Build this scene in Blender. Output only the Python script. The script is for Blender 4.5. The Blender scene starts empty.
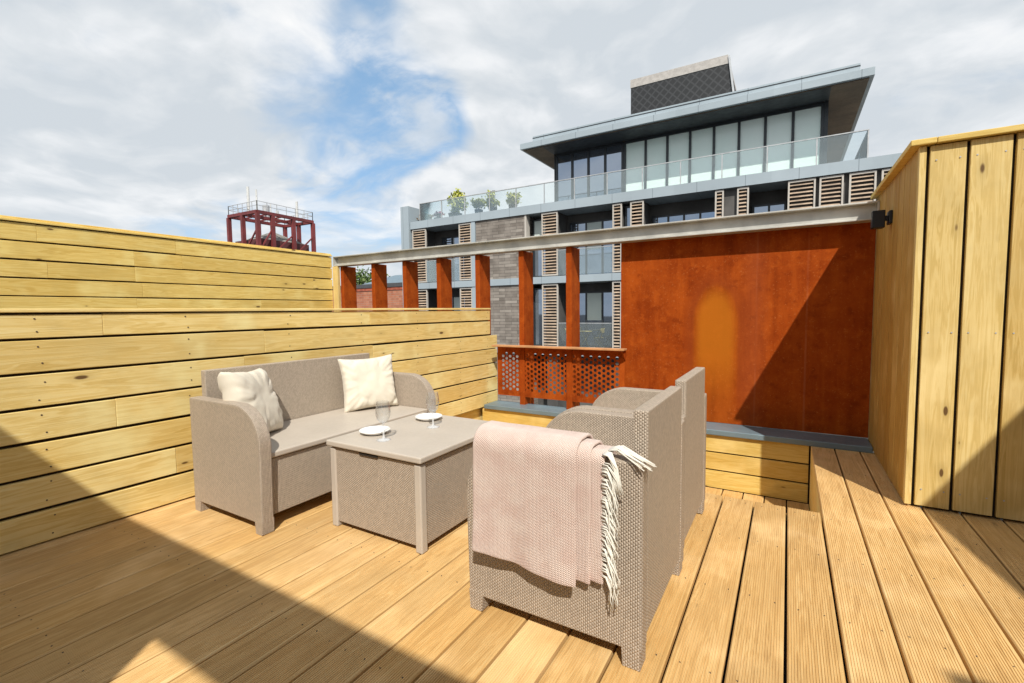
import bpy, bmesh, math, random
from mathutils import Vector, Matrix, noise as mnoise
R_ = random.Random(11)
S = bpy.context.scene
COL = S.collection
rad = math.radians

# ------------------------------------------------------------------ node helpers
class NT:
    def __init__(s, nt):
        s.nt = nt
    def n(s, kind, **kw):
        nd = s.nt.nodes.new(kind)
        for k, v in kw.items():
            setattr(nd, k, v)
        return nd
    def put(s, sock, v):
        if isinstance(v, bpy.types.NodeSocket):
            s.nt.links.new(v, sock)
        elif v is not None:
            if hasattr(sock.default_value, '__len__') and not hasattr(v, '__len__'):
                v = (v,) * len(sock.default_value)
            if hasattr(v, '__len__') and len(sock.default_value) == 4 and len(v) == 3:
                v = (*v, 1)
            sock.default_value = v
    def m(s, op, a, b=None, c=None, clamp=False):
        nd = s.n('ShaderNodeMath', operation=op, use_clamp=clamp)
        for i, v in enumerate((a, b, c)):
            if v is not None: s.put(nd.inputs[i], v)
        return nd.outputs[0]
    def vm(s, op, a, b=None, out=0):
        nd = s.n('ShaderNodeVectorMath', operation=op)
        s.put(nd.inputs[0], a)
        if b is not None:
            s.put(nd.inputs[3] if op == 'SCALE' else nd.inputs[1], b)
        return nd.outputs['Value'] if op in ('DOT_PRODUCT', 'LENGTH') else nd.outputs[0]
    def mix(s, f, a, b, blend='MIX'):
        nd = s.n('ShaderNodeMix', data_type='RGBA', blend_type=blend)
        s.put(nd.inputs[0], f); s.put(nd.inputs[6], a); s.put(nd.inputs[7], b)
        return nd.outputs[2]
    def noise(s, vec, scale, detail=3, rough=.55, dist=0):
        nd = s.n('ShaderNodeTexNoise')
        s.put(nd.inputs['Vector'], vec); s.put(nd.inputs['Scale'], scale)
        s.put(nd.inputs['Detail'], detail); s.put(nd.inputs['Roughness'], rough); s.put(nd.inputs['Distortion'], dist)
        return nd.outputs[0]
    def ramp(s, f, *stops):
        nd = s.n('ShaderNodeValToRGB'); el = nd.color_ramp.elements
        while len(el) < len(stops): el.new(.5)
        for e, (p, c) in zip(el, stops):
            e.position = p; e.color = (*c, 1) if hasattr(c, '__len__') else (c, c, c, 1)
        s.put(nd.inputs[0], f)
        return nd.outputs[0]
    def mr(s, v, a, b, c=0, d=1, smooth=True):
        nd = s.n('ShaderNodeMapRange', interpolation_type='SMOOTHSTEP' if smooth else 'LINEAR')
        for i, x in enumerate((v, a, b, c, d)): s.put(nd.inputs[i], x)
        return nd.outputs[0]
    def sep(s, v):
        nd = s.n('ShaderNodeSeparateXYZ'); s.put(nd.inputs[0], v); return nd.outputs
    def comb(s, x, y, z):
        nd = s.n('ShaderNodeCombineXYZ')
        for i, v in enumerate((x, y, z)): s.put(nd.inputs[i], v)
        return nd.outputs[0]
    def bump(s, h, strength=.5, dist=.002):
        nd = s.n('ShaderNodeBump'); s.put(nd.inputs['Height'], h)
        nd.inputs['Strength'].default_value = strength; nd.inputs['Distance'].default_value = dist
        return nd.outputs[0]

def material(name):
    m = bpy.data.materials.new(name); m.use_nodes = True
    t = NT(m.node_tree); b = m.node_tree.nodes['Principled BSDF']
    return m, t, b

def obj_coord(t):
    return t.n('ShaderNodeTexCoord').outputs['Object']

def island(t):
    return t.n('ShaderNodeNewGeometry').outputs['Random Per Island']

def plain(name, col, rough=.5, metal=0, var=.12, scale=6, bump=0, spec=.5):
    m, t, b = material(name)
    co = obj_coord(t)
    n = t.noise(co, scale, 4)
    c2 = tuple(min(1, c * (1 + var)) for c in col); c1 = tuple(c * (1 - var) for c in col)
    t.put(b.inputs['Base Color'], t.mix(t.mr(n, .3, .7), c1, c2))
    fine = t.noise(co, scale * 9, 3)
    t.put(b.inputs['Roughness'], t.mr(fine, .3, .7, max(.02, rough - .07), min(1, rough + .07)))
    b.inputs['Metallic'].default_value = metal
    b.inputs['Specular IOR Level'].default_value = spec
    if bump:
        t.put(b.inputs['Normal'], t.bump(fine, bump, .003))
    return m

def wood(name, dark, mid, light, axis, knots=1.0, weather=0.0, gscale=1.0):
    """sawn softwood: streaks along `axis`, a tint per board, knots"""
    m, t, b = material(name)
    co = obj_coord(t); isl = island(t)
    off = t.comb(t.m('MULTIPLY', isl, 61.7), t.m('MULTIPLY', isl, 37.1), t.m('MULTIPLY', isl, 83.3))
    p = t.vm('ADD', co, off)
    sc = [16 * gscale] * 3; sc['xyz'.index(axis)] = .9 * gscale
    ps = t.vm('MULTIPLY', p, tuple(sc))
    warp = t.noise(p, 2.2, 2)
    g1 = t.noise(ps, 1.6, 4, .6, 1.2)
    g2 = t.noise(t.vm('MULTIPLY', p, tuple(v * 5 for v in sc)), 1.3, 3, .6)
    rings = t.m('SINE', t.m('ADD', t.m('MULTIPLY', g1, 34), t.m('MULTIPLY', warp, 9)))
    rings = t.mr(rings, -1, 1)
    v = t.m('ADD', t.m('MULTIPLY', g1, .55), t.m('MULTIPLY', rings, .22))
    v = t.m('ADD', v, t.m('MULTIPLY', g2, .28))
    col = t.ramp(v, (.25, dark), (.52, mid), (.8, light))
    # per board tint
    tint = t.ramp(isl, (0, (.84, .80, .72)), (.3, (1.0, 1.0, 1.0)), (.5, (.93, .90, .84)), (.7, (1.04, 1.05, 1.08)), (.85, (.97, .93, .82)), (1, (.88, .82, .72)))
    col = t.mix(1.0, col, tint, 'MULTIPLY')
    blotch = t.noise(p, 3.1, 4, .6)
    col = t.mix(t.mr(blotch, .42, .72, 0, .42), col, tuple(c * .72 for c in mid))
    pale = t.noise(t.vm('ADD', p, (9, 4, 7)), 2.3, 3, .55)
    col = t.mix(t.mr(pale, .52, .74, 0, .5), col, tuple(min(.93, c * 1.12 + .06) for c in light))
    if weather:
        w = t.noise(co, 1.3, 5, .65)
        col = t.mix(t.mr(w, .45, .7, 0, weather), col, (.36, .26, .17))
    h = t.m('ADD', t.m('MULTIPLY', g2, .6), t.m('MULTIPLY', rings, .25))
    if knots:
        ks = [10] * 3; ks['xyz'.index(axis)] = 3.6
        vo = t.n('ShaderNodeTexVoronoi'); t.put(vo.inputs['Vector'], t.vm('MULTIPLY', p, tuple(ks))); vo.inputs['Scale'].default_value = 1
        vo.inputs['Randomness'].default_value = 1
        dd = vo.outputs['Distance']
        kr = t.m('ADD', t.sep(vo.outputs['Color'])[0], 0)
        size = t.mr(kr, .35, 1, .0, .13)
        k = t.m('SUBTRACT', 1, t.m('DIVIDE', dd, t.m('ADD', size, .0001)), clamp=True)
        k2 = t.m('SUBTRACT', 1, t.m('DIVIDE', dd, t.m('ADD', t.m('MULTIPLY', size, 2.4), .0001)), clamp=True)
        col = t.mix(t.m('MULTIPLY', k2, .45 * knots), col, tuple(c * .6 for c in dark))
        col = t.mix(t.mr(k, .0, .4, 0, .92 * knots), col, (.10, .045, .014))
    t.put(b.inputs['Base Color'], col)
    t.put(b.inputs['Roughness'], t.mr(g2, .3, .7, .52, .74))
    b.inputs['Specular IOR Level'].default_value = .3
    t.put(b.inputs['Normal'], t.bump(h, .35, .0016))
    return m

def wicker(name, col, cw=.0068, ch=.0105):
    m, t, b = material(name)
    uv = t.sep(t.n('ShaderNodeTexCoord').outputs['UV'])
    u = t.m('DIVIDE', uv[0], cw); c = t.m('FLOOR', u)
    v = t.m('ADD', t.m('DIVIDE', uv[1], ch), t.m('MULTIPLY', t.m('MODULO', t.m('ABSOLUTE', c), 2), .5))
    fu = t.m('FRACT', u); fv = t.m('FRACT', v)
    hu = t.m('POWER', t.m('SINE', t.m('MULTIPLY', fu, math.pi)), .7)
    hv = t.m('POWER', t.m('SINE', t.m('MULTIPLY', fv, math.pi)), .6)
    h = t.m('MULTIPLY', hu, hv)
    cell = t.noise(t.comb(t.m('MULTIPLY', c, 3.7), t.m('MULTIPLY', t.m('FLOOR', v), 5.3), 0), 1, 0)
    big = t.noise(obj_coord(t), 3, 3)
    col2 = t.mix(t.mr(cell, .3, .7), tuple(x * .9 for x in col), tuple(min(1, x * 1.1) for x in col))
    col2 = t.mix(t.mr(big, .35, .7, 0, .25), col2, tuple(x * .82 for x in col))
    col2 = t.mix(t.mr(h, .0, .42, .55, 0), col2, tuple(x * .38 for x in col))
    t.put(b.inputs['Base Color'], col2)
    b.inputs['Roughness'].default_value = .5
    b.inputs['Specular IOR Level'].default_value = .4
    t.put(b.inputs['Normal'], t.bump(h, .8, .0035))
    return m

def corten(name, col=(.31, .052, .0055), patch=False):
    m, t, b = material(name)
    co = obj_coord(t)
    n1 = t.noise(co, 2.6, 6, .65)
    st = t.noise(t.vm('MULTIPLY', co, (9, 9, .7)), 1.5, 4, .6)
    sp = t.noise(co, 70, 3, .7)
    lite = (min(1, col[0] * 1.45), col[1] * 1.85, col[2] * 2.2); dk = (col[0] * .55, col[1] * .45, col[2] * .5)
    c = t.mix(t.mr(n1, .3, .72), dk, lite)
    c = t.mix(.55, c, col)
    c = t.mix(t.mr(st, .48, .72, 0, .38), c, lite)
    c = t.mix(t.mr(st, .48, .28, 0, .4), c, dk)
    mo = t.noise(co, 9, 5, .65)
    c = t.mix(t.mr(mo, .52, .68, 0, .5), c, lite)
    c = t.mix(t.mr(mo, .46, .34, 0, .5), c, dk)
    c = t.mix(t.mr(sp, .58, .72, 0, .45), c, (.50, .17, .05))
    c = t.mix(t.mr(sp, .40, .28, 0, .4), c, dk)
    if patch:   # paler orange arch in the middle of the sheet, with a brown halo; two faint sheet joints
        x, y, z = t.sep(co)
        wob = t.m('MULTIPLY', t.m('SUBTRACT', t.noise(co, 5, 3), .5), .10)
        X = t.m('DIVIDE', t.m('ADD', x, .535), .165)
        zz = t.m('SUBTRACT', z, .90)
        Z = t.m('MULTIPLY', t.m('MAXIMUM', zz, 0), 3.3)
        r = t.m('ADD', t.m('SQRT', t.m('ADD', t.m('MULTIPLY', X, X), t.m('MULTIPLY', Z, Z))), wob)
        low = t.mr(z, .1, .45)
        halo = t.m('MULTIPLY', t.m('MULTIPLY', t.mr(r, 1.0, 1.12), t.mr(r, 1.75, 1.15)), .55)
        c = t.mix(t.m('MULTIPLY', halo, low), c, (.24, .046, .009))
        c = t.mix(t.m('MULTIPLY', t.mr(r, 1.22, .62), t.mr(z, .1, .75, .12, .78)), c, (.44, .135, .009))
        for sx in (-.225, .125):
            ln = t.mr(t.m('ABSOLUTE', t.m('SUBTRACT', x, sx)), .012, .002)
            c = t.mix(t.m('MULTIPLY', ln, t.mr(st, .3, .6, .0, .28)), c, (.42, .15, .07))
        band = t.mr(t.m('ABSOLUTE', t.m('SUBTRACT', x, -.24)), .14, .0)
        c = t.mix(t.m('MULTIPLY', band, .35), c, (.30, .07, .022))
    t.put(b.inputs['Base Color'], c)
    t.put(b.inputs['Roughness'], t.mr(sp, .3, .7, .62, .85))
    b.inputs['Specular IOR Level'].default_value = .06
    t.put(b.inputs['Normal'], t.bump(t.m('ADD', t.m('MULTIPLY', sp, .5), n1), .25, .003))
    return m

def bricks(name, c1, c2, mortar, sx, sz, ax='x'):
    m, t, b = material(name)
    x, y, z = t.sep(obj_coord(t))
    br = t.n('ShaderNodeTexBrick')
    t.put(br.inputs['Vector'], t.comb(x if ax == 'x' else y, z, 0))
    t.put(br.inputs['Color1'], c1); t.put(br.inputs['Color2'], c2); t.put(br.inputs['Mortar'], mortar)
    br.inputs['Scale'].default_value = 1; br.inputs['Brick Width'].default_value = sx; br.inputs['Row Height'].default_value = sz
    br.inputs['Mortar Size'].default_value = sz * .07; br.inputs['Bias'].default_value = -.1
    cell = t.n('ShaderNodeTexWhiteNoise', noise_dimensions='2D')
    t.put(cell.inputs['Vector'], t.comb(t.m('FLOOR', t.m('DIVIDE', x, sx * .5)), t.m('FLOOR', t.m('DIVIDE', z, sz)), 0))
    c = t.mix(t.m('MULTIPLY', cell.outputs[0], .45), br.outputs[0], tuple(v * .45 for v in c1))
    n = t.noise(obj_coord(t), 2, 4)
    c = t.mix(t.mr(n, .4, .7, 0, .4), c, c2)
    t.put(b.inputs['Base Color'], c); b.inputs['Roughness'].default_value = .85
    t.put(b.inputs['Normal'], t.bump(br.outputs[1], -.4, .01))
    return m

def clear_glass(name, tint=(1, 1, 1), see=.85, solid=False):
    m, t, b = material(name)
    if solid:
        b.inputs['Base Color'].default_value = (*tint, 1); b.inputs['Transmission Weight'].default_value = 1
        b.inputs['Roughness'].default_value = .0; b.inputs['IOR'].default_value = 1.45
        return m
    nt = m.node_tree
    tr = t.n('ShaderNodeBsdfTransparent'); tr.inputs[0].default_value = (*tint, 1)
    gl = t.n('ShaderNodeBsdfGlossy'); gl.inputs['Roughness'].default_value = .03
    gl.inputs['Color'].default_value = (.8, .93, .95, 1)
    wob = t.noise(obj_coord(t), .7, 1)
    t.put(gl.inputs['Normal'], t.bump(wob, .05, .05))
    mx = t.n('ShaderNodeMixShader')
    fr = t.n('ShaderNodeFresnel'); fr.inputs['IOR'].default_value = 1.5
    t.put(mx.inputs[0], t.m('ADD', t.m('MULTIPLY', fr.outputs[0], 1.0), 1 - see, clamp=True))
    df = t.n('ShaderNodeBsdfDiffuse'); df.inputs[0].default_value = (.9, .95, .95, 1)
    m2 = t.n('ShaderNodeMixShader'); m2.inputs[0].default_value = .075
    nt.links.new(tr.outputs[0], m2.inputs[1]); nt.links.new(df.outputs[0], m2.inputs[2])
    nt.links.new(m2.outputs[0], mx.inputs[1]); nt.links.new(gl.outputs[0], mx.inputs[2])
    nt.links.new(mx.outputs[0], nt.nodes['Material Output'].inputs[0])
    return m

def leafmat(name, c1, c2, c3):
    m, t, b = material(name)
    i = island(t)
    t.put(b.inputs['Base Color'], t.ramp(i, (0, c1), (.5, c2), (1, c3)))
    b.inputs['Roughness'].default_value = .5
    b.inputs['Subsurface Weight'].default_value = 0
    return m

# ------------------------------------------------------------------ materials
M = {}
M['pine_h'] = wood('pine_boards', (.65, .45, .13), (.80, .605, .235), (.87, .72, .35), 'y')
M['pine_hx'] = wood('pine_boards_across', (.55, .35, .08), (.68, .48, .135), (.76, .58, .21), 'x')
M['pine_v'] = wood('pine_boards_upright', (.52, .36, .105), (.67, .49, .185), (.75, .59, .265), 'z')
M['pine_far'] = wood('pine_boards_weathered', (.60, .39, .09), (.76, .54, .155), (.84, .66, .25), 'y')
M['pine_shaded'] = wood('pine_boards_shaded', (.33, .18, .035), (.47, .28, .065), (.56, .37, .11), 'z')  # darker pine copy: the side face's shade is put into its colour
M['deck'] = wood('deck_boards', (.53, .325, .125), (.675, .435, .178), (.775, .555, .265), 'y', knots=.35, weather=.16)
M['dark'] = plain('dark_membrane_gap_shade', (.022, .014, .008), .9)  # membrane behind wall boards; under the decks it stands in for shade
M['wick'] = wicker('wicker', (.475, .39, .305))
M['wick_back'] = wicker('wicker_fine', (.50, .415, .325), .0068, .0100)
M['plast'] = plain('smooth_resin', (.49, .43, .36), .45, var=.04)
M['corten'] = corten('corten_steel')
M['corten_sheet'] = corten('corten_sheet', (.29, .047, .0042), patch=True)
M['galv'] = plain('galvanised_steel', (.50, .49, .45), .45, .25, var=.16, scale=5)
M['flash'] = plain('blue_grey_metal', (.17, .235, .27), .4, .2, var=.1, scale=3)
M['clad'] = plain('blue_grey_cladding', (.36, .42, .46), .4, .05, var=.06, scale=.5)
def seamed():
    m = M['clad']; t = NT(m.node_tree); b = m.node_tree.nodes['Principled BSDF']
    src = b.inputs['Base Color'].links[0].from_socket
    x = t.sep(obj_coord(t))[0]
    f = t.m('ABSOLUTE', t.m('SUBTRACT', t.m('FRACT', t.m('DIVIDE', x, 1.55)), .5))
    panel = t.n('ShaderNodeTexWhiteNoise', noise_dimensions='1D'); t.put(panel.inputs['W'], t.m('FLOOR', t.m('ADD', t.m('DIVIDE', x, 1.55), .5)))
    c = t.mix(t.m('MULTIPLY', panel.outputs[0], .18), src, (.22, .27, .30))
    t.put(b.inputs['Base Color'], t.mix(t.mr(f, .490, .497, 0, .6), c, (.08, .10, .12)))
seamed()
M['clad_dark'] = plain('slate_cladding', (.045, .05, .055), .5, 0, var=.2, scale=.6)
M['black'] = plain('black_metal', (.012, .012, .013), .4, .2)
M['frame'] = plain('dark_window_frame', (.025, .03, .035), .4)
M['recess'] = plain('dark_recess', (.085, .08, .075), .8, var=.3, scale=1)
M['soffit'] = plain('timber_soffit', (.16, .115, .075), .6, var=.25, scale=1.2)
M['slat'] = plain('weathered_slat', (.36, .27, .195), .75, var=.25, scale=3)
M['whiteframe'] = plain('pale_shutter_frame', (.50, .46, .41), .6, var=.08, scale=2)
M['stone'] = bricks('split_stone', (.20, .17, .145), (.36, .32, .28), (.09, .08, .07), .62, .135)
M['redbrick'] = bricks('red_brick', (.42, .14, .075), (.50, .21, .12), (.35, .28, .22), .45, .15)
M['unseen_brick'] = bricks('unseen_wall_brick', (.16, .075, .05), (.20, .10, .065), (.2, .18, .15), .22, .075)  # brick of the unseen walls, kept dark to cut bounce light
M['coping'] = plain('dark_coping', (.07, .07, .075), .7)
M['blind'] = plain('pale_blind', (.66, .74, .70), .55, var=.04, scale=.4)
M['glassrail'] = clear_glass('balustrade_glass', (.955, .985, .985), .955)
def thin_glass():
    m, t, b = material('wine_glass'); nt = m.node_tree
    tr = t.n('ShaderNodeBsdfTransparent'); tr.inputs[0].default_value = (.985, .99, .99, 1)
    gl = t.n('ShaderNodeBsdfGlossy'); gl.inputs['Roughness'].default_value = .02
    lw = t.n('ShaderNodeLayerWeight'); lw.inputs[0].default_value = .5
    f = t.m('ADD', t.m('MULTIPLY', t.m('POWER', lw.outputs['Facing'], 2.2), .62), .06)
    mx = t.n('ShaderNodeMixShader'); t.put(mx.inputs[0], f)
    nt.links.new(tr.outputs[0], mx.inputs[1]); nt.links.new(gl.outputs[0], mx.inputs[2])
    df = t.n('ShaderNodeBsdfDiffuse'); df.inputs[0].default_value = (.95, .96, .97, 1)
    m2 = t.n('ShaderNodeMixShader'); z = t.sep(obj_coord(t))[2]
    t.put(m2.inputs[0], t.m('MULTIPLY', t.mr(z, .095, .07, .03, .30), 1))
    nt.links.new(mx.outputs[0], m2.inputs[1]); nt.links.new(df.outputs[0], m2.inputs[2])
    nt.links.new(m2.outputs[0], nt.nodes['Material Output'].inputs[0])
    return m
M['wineglass'] = thin_glass()
M['redsteel'] = plain('red_steel', (.17, .03, .03), .55, .0, var=.25, scale=.6)
M['darkred'] = plain('dark_red_cladding', (.10, .03, .03), .7, var=.3, scale=.4)
M['greysteel'] = plain('grey_steel', (.45, .46, .47), .5, .2)
M['white'] = plain('white_china', (.85, .85, .84), .15, var=.02)
M['concrete'] = plain('concrete', (.24, .23, .21), .9, var=.2, scale=.6)
M['asphalt'] = plain('asphalt', (.05, .05, .052), .9, var=.25, scale=.2)
M['roofgrey'] = plain('grey_roofing', (.12, .125, .13), .9, var=.15, scale=1)
M['pot'] = plain('dark_planter', (.03, .032, .035), .5)
M['trunk'] = plain('bark', (.09, .06, .04), .9, var=.3, scale=20)
M['leaf_y'] = leafmat('yellow_green_leaves', (.16, .19, .02), (.36, .38, .04), (.52, .50, .09))
M['leaf_g'] = leafmat('green_leaves', (.03, .06, .012), (.06, .11, .02), (.12, .17, .03))
M['leaf_b'] = leafmat('brown_leaves', (.15, .08, .03), (.24, .15, .05), (.2, .2, .06))
M['petal'] = leafmat('pink_petals', (.35, .03, .12), (.5, .06, .2), (.12, .14, .03))
M['yellow'] = plain('yellow_garden_metal', (.45, .38, .16), .5)

def window_glass():
    m, t, b = material('window_glass')
    co = obj_coord(t)
    n = t.noise(co, .8, 3)
    t.put(b.inputs['Base Color'], t.mix(t.mr(n, .35, .65), (.012, .016, .022), (.06, .07, .08)))
    b.inputs['Roughness'].default_value = .25
    gl = t.n('ShaderNodeBsdfGlossy'); gl.inputs['Roughness'].default_value = .02; gl.inputs['Color'].default_value = (.62, .74, .92, 1)
    t.put(gl.inputs['Normal'], t.bump(t.noise(co, .6, 1), .05, .1))
    fr = t.n('ShaderNodeFresnel'); fr.inputs['IOR'].default_value = 2.2
    mx = t.n('ShaderNodeMixShader'); t.put(mx.inputs[0], t.m('ADD', fr.outputs[0], .26, clamp=True))
    m.node_tree.links.new(b.outputs[0], mx.inputs[1]); m.node_tree.links.new(gl.outputs[0], mx.inputs[2])
    m.node_tree.links.new(mx.outputs[0], m.node_tree.nodes['Material Output'].inputs[0])
    return m
M['glass'] = window_glass()

def lattice_clad():
    m, t, b = material('lattice_screen')
    x, y, z = t.sep(obj_coord(t))
    a = t.m('SINE', t.m('MULTIPLY', t.m('ADD', x, z), 17)); c = t.m('SINE', t.m('MULTIPLY', t.m('SUBTRACT', x, z), 17))
    h = t.m('MAXIMUM', a, c)
    t.put(b.inputs['Base Color'], t.mix(t.mr(h, .55, .95), (.012, .013, .015), (.034, .036, .039)))
    b.inputs['Roughness'].default_value = .6
    return m
M['lattice'] = lattice_clad()

def knit():
    m, t, b = material('pink_knit')
    uv = t.sep(t.n('ShaderNodeTexCoord').outputs['UV'])
    p = .0047
    u = t.m('DIVIDE', uv[0], p); v = t.m('DIVIDE', uv[1], p)
    h = t.m('MULTIPLY', t.m('ABSOLUTE', t.m('SINE', t.m('MULTIPLY', u, math.pi))), t.m('ABSOLUTE', t.m('SINE', t.m('MULTIPLY', t.m('ADD', v, t.m('MULTIPLY', t.m('FLOOR', u), .5)), math.pi))))
    fib = t.noise(obj_coord(t), 260, 3, .7)
    big = t.noise(obj_coord(t), 14, 4, .6)
    c = t.mix(t.mr(big, .3, .7), (.79, .58, .49), (.88, .71, .61))
    c = t.mix(t.mr(h, .0, .5, .30, 0), c, (.56, .38, .32))
    c = t.mix(t.mr(fib, .5, .75, 0, .5), c, (.82, .70, .63))
    t.put(b.inputs['Base Color'], c); b.inputs['Roughness'].default_value = .95
    b.inputs['Sheen Weight'].default_value = .3; b.inputs['Specular IOR Level'].default_value = .1
    t.put(b.inputs['Normal'], t.bump(t.m('ADD', h, t.m('MULTIPLY', fib, .6)), .8, .004))
    return m
M['knit'] = knit()
def fabric(name, col):
    m, t, b = material(name)
    co = obj_coord(t)
    w = t.noise(co, 330, 2); big = t.noise(co, 9, 3)
    t.put(b.inputs['Base Color'], t.mix(t.mr(big, .3, .7), tuple(c * .94 for c in col), col))
    b.inputs['Roughness'].default_value = .9; b.inputs['Specular IOR Level'].default_value = .1
    b.inputs['Sheen Weight'].default_value = .15
    t.put(b.inputs['Normal'], t.bump(t.m('ADD', w, t.m('MULTIPLY', big, 2.0)), .35, .003))
    return m
M['cream'] = fabric('cream_cotton', (.72, .66, .545))
M['fringe'] = fabric('cream_yarn', (.80, .77, .68))

# ------------------------------------------------------------------ mesh helpers
def box(bm, x0, x1, y0, y1, z0, z1):
    vs = [bm.verts.new(p) for p in ((x0,y0,z0),(x1,y0,z0),(x1,y1,z0),(x0,y1,z0),(x0,y0,z1),(x1,y0,z1),(x1,y1,z1),(x0,y1,z1))]
    for f in ((0,3,2,1),(4,5,6,7),(0,1,5,4),(1,2,6,5),(2,3,7,6),(3,0,4,7)):
        bm.faces.new([vs[i] for i in f])
def prism(bm, poly, ax, a, b):
    """extrude a 2D polygon (in the other two axes, in xyz order) along axis ax from a to b"""
    i = 'xyz'.index(ax)
    def P(q, s):
        l = list(q); l.insert(i, s); return l
    A = [bm.verts.new(P(q, a)) for q in poly]; B = [bm.verts.new(P(q, b)) for q in poly]
    n = len(poly)
    bm.faces.new(A); bm.faces.new(B[::-1])
    for k in range(n):
        bm.faces.new((A[k], B[k], B[(k+1) % n], A[(k+1) % n]))
def bar(bm, p, q, w, d=None, seg=4):
    """bar between two points; square (seg 4) or round section"""
    p, q = Vector(p), Vector(q); d = d or w
    z = (q - p).normalized(); x = z.cross(Vector((0, 0, 1)))
    if x.length < 1e-3: x = Vector((1, 0, 0))
    x.normalize(); y = z.cross(x)
    ang = [math.pi / 4 + i * math.pi / 2 for i in range(4)] if seg == 4 else [2 * math.pi * i / seg for i in range(seg)]
    k = .7071 if seg == 4 else .5
    o = [(x * math.cos(a) * w * k + y * math.sin(a) * d * k) for a in ang]
    A = [bm.verts.new(p + v) for v in o]; B = [bm.verts.new(q + v) for v in o]
    bm.faces.new(A[::-1]); bm.faces.new(B)
    for i in range(seg): bm.faces.new((A[i], A[(i+1) % seg], B[(i+1) % seg], B[i]))
def tube(bm, pts, r0, r1=None, seg=5):
    r1 = r0 if r1 is None else r1
    rings = []; n = len(pts)
    for i, p in enumerate(pts):
        p = Vector(p); d = Vector(pts[min(i+1, n-1)]) - Vector(pts[max(i-1, 0)])
        d.normalize(); x = d.cross(Vector((.3, .2, 1))).normalized(); y = d.cross(x)
        r = r0 + (r1 - r0) * i / (n - 1)
        rings.append([bm.verts.new(p + x * r * math.cos(2*math.pi*k/seg) + y * r * math.sin(2*math.pi*k/seg)) for k in range(seg)])
    for a, b in zip(rings, rings[1:]):
        for k in range(seg): bm.faces.new((a[k], a[(k+1) % seg], b[(k+1) % seg], b[k]))
    bm.faces.new(rings[0][::-1]); bm.faces.new(rings[-1])
def lathe(bm, prof, c=(0, 0, 0), seg=32):
    rings = []
    for r, z in prof:
        if r < 1e-6: rings.append([bm.verts.new((c[0], c[1], c[2] + z))])
        else: rings.append([bm.verts.new((c[0] + r*math.cos(2*math.pi*k/seg), c[1] + r*math.sin(2*math.pi*k/seg), c[2] + z)) for k in range(seg)])
    for a, b in zip(rings, rings[1:]):
        for k in range(seg):
            v = [a[k % len(a)], a[(k+1) % len(a)], b[(k+1) % len(b)], b[k % len(b)]]
            v = list(dict.fromkeys(v))
            if len(v) > 2: bm.faces.new(v)
def leaves(bm, c, rx, ry, rz, n, size, rnd, clumps=10):
    cs = []
    for _ in range(clumps):
        while True:
            v = Vector((rnd.uniform(-1, 1), rnd.uniform(-1, 1), rnd.uniform(-1, 1)))
            if v.length < 1: break
        cs.append((v * .8, rnd.uniform(.25, .5)))
    for _ in range(n):
        cc, cr = rnd.choice(cs)
        p = cc + Vector((rnd.gauss(0, 1), rnd.gauss(0, 1), rnd.gauss(0, 1))) * cr * .5
        p = Vector(c) + Vector((p.x * rx, p.y * ry, p.z * rz))
        a = Vector((rnd.gauss(0, 1), rnd.gauss(0, 1), rnd.gauss(0, 1))).normalized()
        b = a.orthogonal().normalized(); s = size * rnd.uniform(.6, 1.3)
        vs = [bm.verts.new(p + q) for q in (a*s, b*s*.45, -a*s*.8, -b*s*.45)]
        bm.faces.new(vs)

def link(name, bm, mat, parent=None, bevel=0, smooth=False, uv=None, recalc=True, seg=2):
    if recalc: bmesh.ops.recalc_face_normals(bm, faces=bm.faces)
    if uv:
        L = bm.loops.layers.uv.new('UVMap'); bm.normal_update()
        for f in bm.faces:
            n = f.normal
            for l in f.loops:
                x, y, z = l.vert.co
                if uv == 'arm':
                    l[L].uv = (x, z) if abs(n.y) > .7 else (y, x - z) if n.x * n.z >= -.01 else (y, x + z)
                else:
                    l[L].uv = (x, z) if abs(n.y) > .7 else ((y, z) if abs(n.x) > .7 else (x, y))
    me = bpy.data.meshes.new(name); bm.to_mesh(me); bm.free()
    o = bpy.data.objects.new(name, me); COL.objects.link(o)
    if mat is not None: me.materials.append(M[mat] if isinstance(mat, str) else mat)
    if parent is not None:
        o.parent = parent
    if smooth:
        for p in me.polygons: p.use_smooth = True
    if bevel:
        b = o.modifiers.new('Bevel', 'BEVEL'); b.width = bevel; b.segments = seg; b.limit_method = 'ANGLE'; b.angle_limit = rad(40)
    return o
def NB(): return bmesh.new()
def thing(name, label, cat, loc=(0, 0, 0), group=None):
    o = bpy.data.objects.new(name, None); COL.objects.link(o); o.location = loc; o.empty_display_size = .2
    return tag(o, label, cat, group)
def tag(o, label, cat, group=None):
    o['label'] = label; o['category'] = cat
    if group: o['group'] = group
    return o
def struct(o):
    o['kind'] = 'structure'; return o
def copy_tree(o, parent=None):
    c = o.copy(); COL.objects.link(c)
    if parent is not None: c.parent = parent
    for ch in list(o.children): copy_tree(ch, c)
    return c
def simple_box(name, mat, parent, *a, bevel=0, uv=None):
    bm = NB(); box(bm, *a); return link(name, bm, mat, parent, bevel, uv=uv)

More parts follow.
